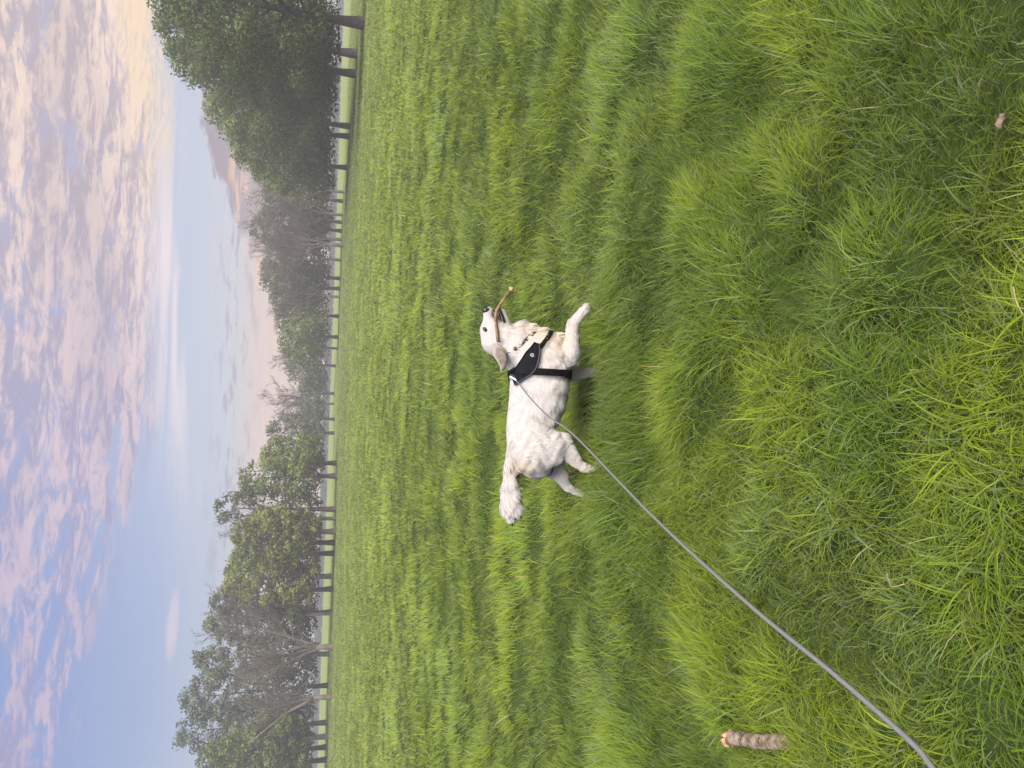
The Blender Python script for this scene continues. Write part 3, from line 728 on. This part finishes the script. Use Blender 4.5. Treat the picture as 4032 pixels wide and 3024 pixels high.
def loop(c, ax_u, ax_v, width_dir, width, off, n=56, a0=0, a1=math.tau, rmax=.16):
    gr = np.zeros((n, 4, 3)); nr = np.zeros((n, 4, 3))
    for i in range(n):
        a = a0 + (a1 - a0) * i / (n - 1); d = math.cos(a) * ax_u + math.sin(a) * ax_v
        for j in range(4):
            s = c + width_dir * width * (j / 3 - .5); r_ = bvh.ray_cast(Vector(s + d * .5), Vector(-d), .5)
            rad_ = min(float((np.array(r_[0]) - s) @ d), rmax) if r_[0] is not None else .1; gr[i, j] = s + d * (rad_ + off); nr[i, j] = d
    for _ in range(2): gr[1:-1] = (gr[:-2] + 2 * gr[1:-1] + gr[2:]) / 4
    return gr, nr
gc = dp(2128, 1466); axv = dp(2010, 1462) - dp(2245, 1474); axv /= np.linalg.norm(axv); wdir = np.cross(axv, [0, 1, 0]); 
gr, nr = loop(gc, np.array([0, -1.0, 0]), axv, wdir, .036, .017, 110); co, fs = shell(gr, nr, .004); harness_pts.append(co)
part('girth_strap', co, fs, M_web, harness)
bag = Bag()
bk = np.array([hit(*c1(1215 + 75 * k, 1195 + (20 if k else 0) + 45 * j), .018) for k in range(2) for j in range(3)]).reshape(2, 3, 3)
bn = np.tile(np.array([0, -1.0, -.1]), (2, 3, 1)); co, fs = shell(bk, bn, .008); harness_pts.append(co); part('buckle', co, fs, M_web, harness)
ncn = dp(2075, 1392); nv = dp(1985, 1448) - dp(2118, 1350); nv /= np.linalg.norm(nv); nw = np.cross(nv, [0, 1, 0])
gr, nr = loop(dp(2100, 1372), np.array([0, -1.0, 0]), dp(2000, 1372) - dp(2200, 1372) if False else (dp(2060, 1420) - dp(2138, 1335)) / np.linalg.norm(dp(2060, 1420) - dp(2138, 1335)),
              (lambda v_: np.cross(v_ / np.linalg.norm(v_), [0, 1, 0]))(dp(2060, 1420) - dp(2138, 1335)), .020, .007, 30, -math.pi, 0)
co, fs = shell(gr, nr, .004); harness_pts.append(co); part('chest_strap', co, fs, M_web, harness)
rg = hit(*c1(600, 1285), .028)
# emblem: pale ring with a bar, printed on the panel
ec = np.array(c1(818, 1002)); pts_ = [hit(*(ec + np.array([6.5 * math.cos(a), 4.2 * math.sin(a)])), .0175) for a in np.linspace(.5, 5.6, 12)]
bag = Bag(); bag.tube(pts_, [.0014] * 12, 5); bag.tube([hit(*(ec + np.array([q_, 0])), .0175) for q_ in (-1, 2, 5)], [.0014] * 3, 5)
co, fs = bag.out(); part('emblem', co, fs, M_white, harness)
ringp = [rg + .013 * np.array([math.cos(a), -.2, math.sin(a)]) * np.array([1, 1, 1]) for a in np.linspace(0, math.tau, 17)]
bag = Bag(); bag.tube(ringp, [.0025] * 17, 6, cap=False); co, fs = bag.out(); part('steel_ring', co, fs, M_metal, harness)

# ---- collar, half sunk in the coat
cv2 = dp(1952, 1408) - dp(2066, 1312); cv2 /= np.linalg.norm(cv2); cw_ = np.cross(cv2, [0, 1, 0])
gr, nr = loop(dp(2022, 1368), np.array([0, -1.0, 0]), cv2, cw_, .018, .0035); co, fs = shell(gr, nr, .004)
collar = root_at('dog_collar', dp(2022, 1368), 'dark collar half hidden in the fur of the dog neck', 'collar')
part('strap', co, fs, plain('dark_leather', (.045, .035, .03), .6, noise=(80., .3)), collar)
kb_ = hit(*c1(592, 905), .006); 
co, fs = ellipsoid(kb_, EX, (.011, .005, .013), 8, 6); part('buckle', co, fs, plain('red_brown_buckle', (.16, .055, .04), .5), collar)
harness_pts.append(np.concatenate([gr[len(gr) // 8 * 0:].reshape(-1, 3)[::3]]))

# ---- fur strands
kd_pts = np.concatenate(harness_pts[:-1]); kd = KDTree(len(kd_pts))
for i, q_ in enumerate(kd_pts): kd.insert(q_, i)
kd.balance()
g = np.random.default_rng(3); NF = 105000
tri = np.concatenate([BF[:, [0, 1, 2]], BF[:, [0, 2, 3]]])
ar = np.linalg.norm(np.cross(BV[tri[:, 1]] - BV[tri[:, 0]], BV[tri[:, 2]] - BV[tri[:, 0]]), axis=1)
ti = g.choice(len(tri), NF, p=ar / ar.sum()); u1, u2 = g.random(NF), g.random(NF); fl_ = u1 + u2 > 1; u1[fl_], u2[fl_] = 1 - u1[fl_], 1 - u2[fl_]
bw = np.stack([1 - u1 - u2, u1, u2], 1)
RP = (BV[tri[ti]] * bw[:, :, None]).sum(1); RN = (VN[tri[ti]] * bw[:, :, None]).sum(1); RN /= np.linalg.norm(RN, axis=1)[:, None]
best = np.full(NF, 9.0); flow = np.zeros((NF, 3)); flen = np.zeros(NF); flift = np.zeros(NF)
SIGN = {'neck': 1, 'skull': -1, 'cheek': -1, 'muzzle': -1, 'jaw': -1}
DOWN = np.array([0, 0, -1.0])
for k, (ps, rs, lat, fl0, lift, kb) in chains.items():
    for a_, b_, ra, rb in zip(ps[:-1], ps[1:], rs[:-1], rs[1:]):
        d_, h_ = seg_sd(RP, a_, b_, ra, rb, lat); better = d_ < best
        tv = (b_ - a_) / (np.linalg.norm(b_ - a_) + 1e-9)
        if k in ('skull', 'muzzle', 'jaw', 'cheek'): tv = -tv if k != 'x' else tv
        if k == 'torso': tv = tv * 1.0 + DOWN * .35
        if k == 'withers': tv = tv
        if k in ('ruff', 'chest'): tv = np.array([-.05, 0, -1.0]) + np.array([.25, 0, 0])
        if k == 'tail': tv = tv + DOWN * .3
        best[better] = d_[better]; flow[better] = tv; flen[better] = fl0; flift[better] = lift
flow /= np.linalg.norm(flow, axis=1)[:, None] + 1e-9; flow -= (flow * RN).sum(1)[:, None] * RN; capw = np.clip(1 - np.linalg.norm(flow, axis=1) * 1.6, 0, 1); flow /= np.linalg.norm(flow, axis=1)[:, None] + 1e-9
# feathering: longer on the backs of legs, under the belly and on the rump
under = np.clip(-RN[:, 2], 0, 1); flen *= 1 + .35 * under
keep = np.array([kd.find(q_)[2] > .014 for q_ in RP])
nosec = dp(1915, 1222); keep &= np.linalg.norm(RP - nosec, axis=1) > .03
cl = fbm(RP[:, 0] * 40 + RP[:, 1] * 25, RP[:, 2] * 40 + RP[:, 1] * 11, 8, 2)              # locks: neighbours lean together
RP, RN, flow, flen, flift, cl, capw = [v[keep] for v in (RP, RN, flow, flen, flift, cl, capw)]; NF = len(RP)
side = np.cross(RN, flow)
dirv = flow + side * ((cl - .5) * .5 + g.normal(0, .12, NF))[:, None] + RN * (flift * .36 * g.uniform(.4, 1.6, NF))[:, None]
tip_ = RP[:, 0] < dp(2008, 2005)[0]; capw = capw * tip_
dirv += RN * (capw * 2.5)[:, None]; dirv /= np.linalg.norm(dirv, axis=1)[:, None]; side = np.cross(RN, dirv)
side = np.where((np.linalg.norm(side, axis=1) < .5)[:, None], np.cross(dirv, [.2, .95, .25]), side); flen = np.where(tip_, flen * .6, flen); side /= np.linalg.norm(side, axis=1)[:, None] + 1e-9
Ln = (flen * g.uniform(.6, 1.25, NF) * (.88 + .28 * cl))[:, None]; wd_ = (.0013 + .042 * Ln) * 1.4
r0_ = RP - RN * .002; m_ = r0_ + dirv * Ln * .55 + RN * Ln * .04; e_ = r0_ + dirv * Ln - RN * Ln * .05 + DOWN * Ln * .12
FV = np.stack([r0_ - side * wd_, r0_ + side * wd_, m_ - side * wd_ * .7, m_ + side * wd_ * .7, e_], 1).reshape(-1, 3)
i0 = np.arange(NF)[:, None] * 5
fc = fur_col(RP, RN) * (.93 + .14 * cl)[:, None] * g.uniform(.9, 1.1, NF)[:, None]; fc = np.clip(fc, 0, .85)
part('fur', FV, [i0 + np.array([[0, 1, 3, 2]]), i0 + np.array([[2, 3, 4]])], M_fur, dog, np.repeat(fc, 5, 0), np.repeat((lambda v_: v_ / np.linalg.norm(v_, axis=1)[:, None])(RN * .8 + np.array([.05, -.1, .5])), 5, 0))['kind'] = 'stuff'

# ---- stick in the mouth
sp_ = [c1(545, 128), c1(470, 225), c1(395, 330), c1(355, 400), c1(335, 470), c1(338, 560), c1(350, 660), c1(360, 760), c1(364, 812)]
sy_ = [-.035, -.035, -.036, -.040, -.046, -.056, -.072, -.086, -.094]
spt = [dp(x_, y_, d_) for (x_, y_), d_ in zip(sp_, sy_)]
stick = root_at('stick', spt[4], 'crooked brown stick held in the mouth of the dog', 'stick')
srad = [.0085, .007, .0073, .0085, .008, .0073, .0078, .0078, .0068]
bag = Bag(); bag.tube(spt, srad, 10); co, fs = bag.out(); co += (np.random.default_rng(2).random(co.shape) - .5) * .002
part('bark', co, fs, plain('stick_bark', (.20, .125, .07), .85, noise=(45., .5), bump=.003), stick)
e0 = spt[0]; dr = spt[0] - spt[1]; dr /= np.linalg.norm(dr)
bag = Bag(); bag.tube([e0 - dr * .012, e0 + dr * .004, e0 + dr * .012], [.009, .012, .0095], 9); bag.tube([e0, e0 + np.array([.012, -.002, .012])], [.006, .004], 6)
co, fs = bag.out(); part('broken_end', co, fs, plain('pale_wood', (.36, .25, .15), .8, noise=(60., .3)), stick)

# ---- leash from the steel ring to the walker's hand beside the camera
LP = [(2098, 1578), (2160, 1640), (2260, 1713), (2552, 2014), (2917, 2352), (3281, 2652), (3573, 2908), (3673, 3024), (3860, 3260)]
arc_ = [0]
for a_, b_ in zip(LP[:-1], LP[1:]): arc_.append(arc_[-1] + math.hypot(b_[0] - a_[0], b_[1] - a_[1]))
i0_, i1_ = 1 / 3.60, 1 / .76; tot_ = arc_[-2]
ring_dep = float((rg - EYE) @ Fw)
lpts = [rg + np.array([0, -.01, -.012]), hit(2058, 1510, .026), hit(2075, 1540, .03)] + [at_depth(x_, y_, 1 / (i0_ + (i1_ - i0_) * s_ / tot_)) for (x_, y_), s_ in zip(LP, arc_)]
def catmull(P_, n=6):
    P_ = [np.array(q_) for q_ in P_]; P_ = [2 * P_[0] - P_[1]] + P_ + [2 * P_[-1] - P_[-2]]; out_ = []
    for i in range(1, len(P_) - 2):
        for k in range(n):
            u = k / n; a, b, c, d = P_[i - 1:i + 3]
            out_.append(.5 * (2 * b + (c - a) * u + (2 * a - 5 * b + 4 * c - d) * u * u + (3 * b - a - 3 * c + d) * u ** 3))
    return out_ + [P_[-2]]
lc_ = catmull(lpts, 7)
leash = root_at('dog_leash', rg, 'thin grey leash running from the harness across the grass to the frame edge', 'leash')
M_cord, t, o = material('grey_braided_cord'); p = t.new('ShaderNodeBsdfPrincipled'); p.inputs['Roughness'].default_value = .7
tcn = t.new('ShaderNodeTexCoord'); f_ = t.noise(tcn.outputs['Object'], 220, 3, .6)
t.put(p.inputs['Base Color'], t.mix(f_, (.10, .10, .11, 1), (.20, .20, .215, 1))); t.put(o.inputs[0], p.outputs[0])
bag = Bag(); bag.tube(lc_, [.0028] * 10 + [.0032 + .0002 * k / (len(lc_) - 10) for k in range(len(lc_) - 10)], 8); co, fs = bag.out(); part('cord', co, fs, M_cord, leash)
bag = Bag(); q0 = rg + np.array([0, -.006, -.008]); q1 = np.array(lc_[5])
bag.tube([rg + np.array([.006, -.004, .012]), rg + np.array([.0, -.006, .0]), q0 * .5 + q1 * .5, q1], [.004, .0062, .0058, .0035], 8)
co, fs = bag.out(); part('clip', co, fs, M_metal, leash)
# ------------------------------------------------------------------ fallen branch and litter
def on_turf(sx, sy, dz):
    z = .07
    for _ in range(6):
        q = on_ground(sx, sy, z + dz); z = float(hummock(np.array([q[0]]), np.array([q[1]]))[0])
    return q
la, lb = on_turf(2866, 2908, .036), on_turf(3110, 2926, .002)
log = root_at('broken_branch', (float(la[0] * .5 + lb[0] * .5), float(la[1] * .5 + lb[1] * .5), 0.0), 'short broken branch with peeling pale bark lying in the grass', 'branch')
bag = Bag(); n_ = 14; lg = [la + (lb - la) * k / n_ + np.array([.003 * math.sin(k * .6), 0, 0]) for k in range(n_ + 1)]
bag.tube(lg, [.024 + .0008 * math.sin(k * 2.1) for k in range(n_ + 1)], 16); co, fs = bag.out(); gl_ = np.random.default_rng(9)
co += (gl_.random(co.shape) - .5) * .0025
M_log, t, o = material('peeling_bark'); p = t.new('ShaderNodeBsdfPrincipled'); p.inputs['Roughness'].default_value = .85
tcn = t.new('ShaderNodeTexCoord'); n1 = t.noise(tcn.outputs['Object'], 22, 5, .65); n2 = t.noise(tcn.outputs['Object'], 70, 5, .6)
cc_ = t.mix(t.smooth(n1, .38, .62), (.085, .058, .036, 1), (.30, .235, .19, 1)); cc_ = t.mix(t.m('MULTIPLY', t.smooth(n2, .5, .7), .6), cc_, (.07, .045, .03, 1))
t.put(p.inputs['Base Color'], cc_); b = t.new('ShaderNodeBump'); b.inputs['Distance'].default_value = .006; t.put(b.inputs['Height'], n2); t.put(p.inputs['Normal'], b.outputs[0]); t.put(o.inputs[0], p.outputs[0])
part('bark', co, fs, M_log, log)
dl = (la - lb) / np.linalg.norm(la - lb)
M_raw = plain('raw_orange_wood', (.46, .27, .13), .8, noise=(60., .35), bump=.004)
bag = Bag()
for k in range(7):
    a = math.tau * k / 7; s = la + np.array([math.cos(a) * .02, 0, math.sin(a) * .02])
    bag.tube([s - dl * .02, s + dl * gl_.uniform(.004, .022)], [.012, .006], 5)
co, fs = bag.out(); part('splintered_end', co, fs, M_raw, log)
for k in (5, 9):
    rp = [lg[k] + .0245 * (math.cos(a) * np.array([1., 0, 0]) + math.sin(a) * np.array([0, .3, .95])) for a in np.linspace(.9, 2.0, 9)]
    bag = Bag(); bag.tube(rp, [.001, .002, .003, .002, .002, .003, .002, .002, .001], 6); co, fs = bag.out(); part('bark_crack', co, fs, plain('bark_crack', (.02, .014, .01), .9), log)
LOGC = (np.array(la) + lb) / 2

def ribbon(pts, wid, name, mat, label, cat):
    rt = root_at(name, (float(pts[0][0]), float(pts[0][1]), float(pts[0][2])), label, cat)
    bag = Bag(); bag.tube(pts, wid, 6); co, fs = bag.out(); part('blade', co, fs, mat, rt); return rt
M_straw = plain('dry_straw', (.33, .28, .16), .7, noise=(40., .3))
M_dead = plain('dead_leaf', (.17, .125, .085), .8, noise=(60., .4))
zt = .085
ribbon(catmull([on_turf(x_, y_, zt - .01 * k) for k, (x_, y_) in enumerate([(3990, 1128), (3996, 1160), (4003, 1190), (4028, 1240)])], 4), [.0014] * 13, 'dry_stalk', M_straw, 'curled pale dry stalk in the grass nearest the camera', 'stalk')
ribbon(catmull([on_turf(x_, y_, zt + .01 * k) for k, (x_, y_) in enumerate([(3490, 2252), (3500, 2285), (3512, 2311), (3560, 2300)])], 4), [.0013] * 13, 'dry_stalk', M_straw, 'bent dry straw lying in the grass between leash and curled dry stalk', 'stalk')
lf = on_turf(3955, 478, .07)
rt = root_at('dead_leaf', lf, 'small curled brown dead leaf in the grass in the near corner', 'leaf')
gr = np.zeros((7, 5, 3)); nr = np.tile(np.array([0, -.4, 1.0]), (7, 5, 1))
for i in range(7):
    for j in range(5):
        wv = math.sin(math.pi * (i + .5) / 7) * .011; u = (j - 2) / 2
        gr[i, j] = lf + np.array([(i - 3) * .0055, u * wv, .012 * u * u + .004 * math.sin(i)])
co, fs = shell(gr, nr, .0012); part('blade', co, fs, M_dead, rt)

# ------------------------------------------------------------------ grass: tens of thousands of blades, one mass
def grass_zone(r0, r1, rho0, rref, expo, segs, wid, half_ang, seed, margin=.7):
    """blades in the meadow ahead of the walker, thinning with distance"""
    g = np.random.default_rng(seed)
    rs_ = np.linspace(r0, r1, 400); pdf = rs_ * (rref / np.maximum(rs_, rref)) ** expo
    cdf = np.concatenate([[0], np.cumsum((pdf[1:] + pdf[:-1]) / 2 * np.diff(rs_))]); n = int(2 * half_ang * rho0 * cdf[-1])
    r = np.interp(g.random(n) * cdf[-1], cdf, rs_); a = g.uniform(-half_ang, half_ang, n)
    x = r * np.sin(a) + np.sign(g.random(n) - .5) * 0 + g.uniform(-margin, margin, n) * np.clip(1.5 - r / 8, 0.3, 1); y = r * np.cos(a)
    # tufts: pull half of the blades towards tuft centres
    cs = .12 * 2.0 ** np.round(np.log2(1 + r / 9) + g.uniform(-.3, .3, n)); wx_ = x + .5 * cs * (vnoise(x / cs * .4, y / cs * .4, 91) * 4 - 2); wy_ = y + .5 * cs * (vnoise(x / cs * .4, y / cs * .4, 92) * 4 - 2)
    rx_, ry_ = wx_ * .83 - wy_ * .56, wx_ * .56 + wy_ * .83; ci, cj = np.floor(rx_ / cs), np.floor(ry_ / cs)
    tu, tv = (ci + .15 + .7 * hash2(ci, cj, 11)) * cs - rx_, (cj + .15 + .7 * hash2(ci, cj, 12)) * cs - ry_
    tx_ = x + tu * .83 + tv * .56; ty_ = y - tu * .56 + tv * .83
    pull = np.where(g.random(n) < .5, g.uniform(.15, .6, n), 0); ox, oy = x - tx_, y - ty_; x = x - ox * pull; y = y - oy * pull
    big = fbm(x * .9, y * .9, 21, 3); mid = fbm(x * 1.7, y * 1.7, 31, 2); tuf = hash2(ci, cj, 13); far_ = fbm(x * .11, y * .11, 41, 2)
    tall = np.clip((big - .5) * 2.2 + (mid - .5) * 1.1 + .5, 0, 1)
    zg = hummock(x, y); e_ = .04; gxs = (hummock(x + e_, y) - zg) / e_; gys = (hummock(x, y + e_) - zg) / e_
    hum = np.clip((fbm(x * 2.9 + 5, y * 2.9 - 3, 81, 2) - .5) * 2.6 + .5, 0, 1)
    tuf = .5 + (tuf - .5) * np.clip(1.3 - r / 30, .25, 1); L = (.075 + .030 * tall + .050 * hum) * (.7 + .6 * tuf) * g.uniform(.55, 1.2, n)
    lg_ = np.hypot((x - LOGC[0]), (y - LOGC[1]) * .55); L *= np.where((lg_ < .10), .6, 1.0)
    front = (lg_ < .16) & (y < LOGC[1] + .1); L = np.where(front, np.minimum(L, .10), L)
    near_dog = (np.abs(x - .02) < .75) & (y > 3.25) & (y < 3.82); L = np.where(near_dog, np.maximum(L, .185 * g.uniform(.7, 1.15, n)), L)
    # lean: combed by a slow field plus outwards from the tuft
    th = fbm(x * .55 + 50, y * .55, 51, 2) * 9.0; lx = np.cos(th) * .55 + ox / cs * .9 * (pull > 0); ly = np.sin(th) * .55 + oy / cs * .9 * (pull > 0)
    lx -= gxs * .9; ly -= gys * .9; lx += g.normal(0, .45, n); ly += g.normal(0, .45, n); az = np.arctan2(ly, lx); mag = np.hypot(lx, ly)
    t0 = np.clip(.10 + .30 * mag, 0, .9) ; kap = g.uniform(.2, 1.5, n) * (.6 + .6 * tall) + .25 * mag
    curl = g.random(n) < .10; kap = np.where(curl, kap + g.uniform(.8, 1.8, n), kap)
    wdt = wid(r) * np.exp(g.normal(0, .38, n))
    hx, hy = np.cos(az), np.sin(az); tw = g.normal(0, .8, n); sx_, sy_2 = -np.sin(az + tw), np.cos(az + tw)
    V = np.zeros((n, 2 * segs + 1, 3), np.float32); px_ = x.copy(); py_ = y.copy(); pz_ = zg - .02
    for k in range(segs + 1):
        if k:
            ang = t0 + kap * ((k - .5) / segs); st_ = L / segs
            px_ = px_ + np.sin(ang) * hx * st_; py_ = py_ + np.sin(ang) * hy * st_; pz_ = pz_ + np.cos(ang) * st_
        f = (1 - (k / segs) ** 1.6); f = max(f, 0) * (.8 if k == 0 else 1)
        if k < segs:
            V[:, 2 * k] = np.stack([px_ - sx_ * wdt * f / 2, py_ - sy_2 * wdt * f / 2, pz_], 1); V[:, 2 * k + 1] = np.stack([px_ + sx_ * wdt * f / 2, py_ + sy_2 * wdt * f / 2, pz_], 1)
        else: V[:, 2 * segs] = np.stack([px_, py_, pz_], 1)
    i0 = (np.arange(n) * (2 * segs + 1))[:, None]
    qs = [i0 + np.array([[2 * k, 2 * k + 1, 2 * k + 3, 2 * k + 2]]) for k in range(segs - 1)]
    fs = ([np.concatenate(qs)] if qs else []) + [i0 + np.array([[2 * segs - 2, 2 * segs - 1, 2 * segs]])]
    # colour: yellow-green fescue, blue-green broad blades, a few straw ones
    yg = np.array([.200, .275, .014]); gg = np.array([.112, .192, .016]); bg_ = np.array([.165, .240, .085]); st = np.array([.40, .33, .17])
    kind = np.clip((fbm(x * 2.3, y * 2.3, 61, 2) - .5) * 2 + .1 + .55 * hum + .5 * (tuf - .5), 0, 1)[:, None]
    c = yg * kind + gg * (1 - kind); bl = (g.random(n) < (.14 + .25 * (fbm(x * 1.1, y * 1.1, 71, 2) > .58)))[:, None]; c = np.where(bl, bg_, c)
    pale = np.clip((y - 2.5) / 22, 0, 1)[:, None] ** .6; c = c + pale * np.array([.112, .118, .040])      # brighter, sheen-lit look of the far field put into the blade colour
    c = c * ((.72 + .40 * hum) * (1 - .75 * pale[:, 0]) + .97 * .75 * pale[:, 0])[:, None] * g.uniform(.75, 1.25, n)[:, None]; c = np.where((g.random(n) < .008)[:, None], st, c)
    tt = np.repeat(np.minimum(1, np.arange(segs + 1) / segs), 2)[:2 * segs + 1][None, :, None]           # paler, yellower tips
    C = c[:, None, :] * (1 - tt * .75) * np.array([.85, .95, .9]) + tt * .75 * (c[:, None, :] * np.array([1.25, 1.15, 1.3]) + np.array([.035, .03, .012]))
    return V.reshape(-1, 3), fs, C.reshape(-1, 3)
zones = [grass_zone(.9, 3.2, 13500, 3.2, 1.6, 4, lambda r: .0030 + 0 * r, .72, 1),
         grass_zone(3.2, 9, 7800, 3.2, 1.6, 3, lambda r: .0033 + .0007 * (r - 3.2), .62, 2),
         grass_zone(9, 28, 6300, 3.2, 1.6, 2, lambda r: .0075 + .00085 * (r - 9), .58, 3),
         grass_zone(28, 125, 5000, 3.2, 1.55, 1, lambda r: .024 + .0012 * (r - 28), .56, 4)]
co = []; q4 = []; t3 = []; cl_ = []; n0 = 0
for V, fs, c in zones:
    for f in fs: (q4 if f.shape[1] == 4 else t3).append(f + n0)
    co.append(V); cl_.append(c); n0 += len(V)
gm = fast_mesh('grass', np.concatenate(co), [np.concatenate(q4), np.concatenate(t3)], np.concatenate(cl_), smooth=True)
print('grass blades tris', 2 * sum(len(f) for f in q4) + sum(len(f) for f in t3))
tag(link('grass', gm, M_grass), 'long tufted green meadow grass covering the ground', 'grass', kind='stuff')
# ------------------------------------------------------------------ evening haze: one closed box of even air
hv = [(x_, y_, z_) for x_ in (-330, 330) for y_ in (-40, 380) for z_ in (-1.0, 24.0)]
hm = fast_mesh('haze', hv, [np.array([(0, 1, 3, 2), (4, 6, 7, 5), (0, 4, 5, 1), (2, 3, 7, 6), (0, 2, 6, 4), (1, 5, 7, 3)])])
M_haze, t, o = material('evening_haze'); pv_ = t.new('ShaderNodeVolumePrincipled')
pv_.inputs['Color'].default_value = (.92, .94, 1.0, 1); pv_.inputs['Density'].default_value = .0022; pv_.inputs['Anisotropy'].default_value = .2
t.put(o.inputs['Volume'], pv_.outputs[0])
tag(link('haze', hm, M_haze), 'thin pale evening haze over the whole meadow', 'haze', kind='stuff')
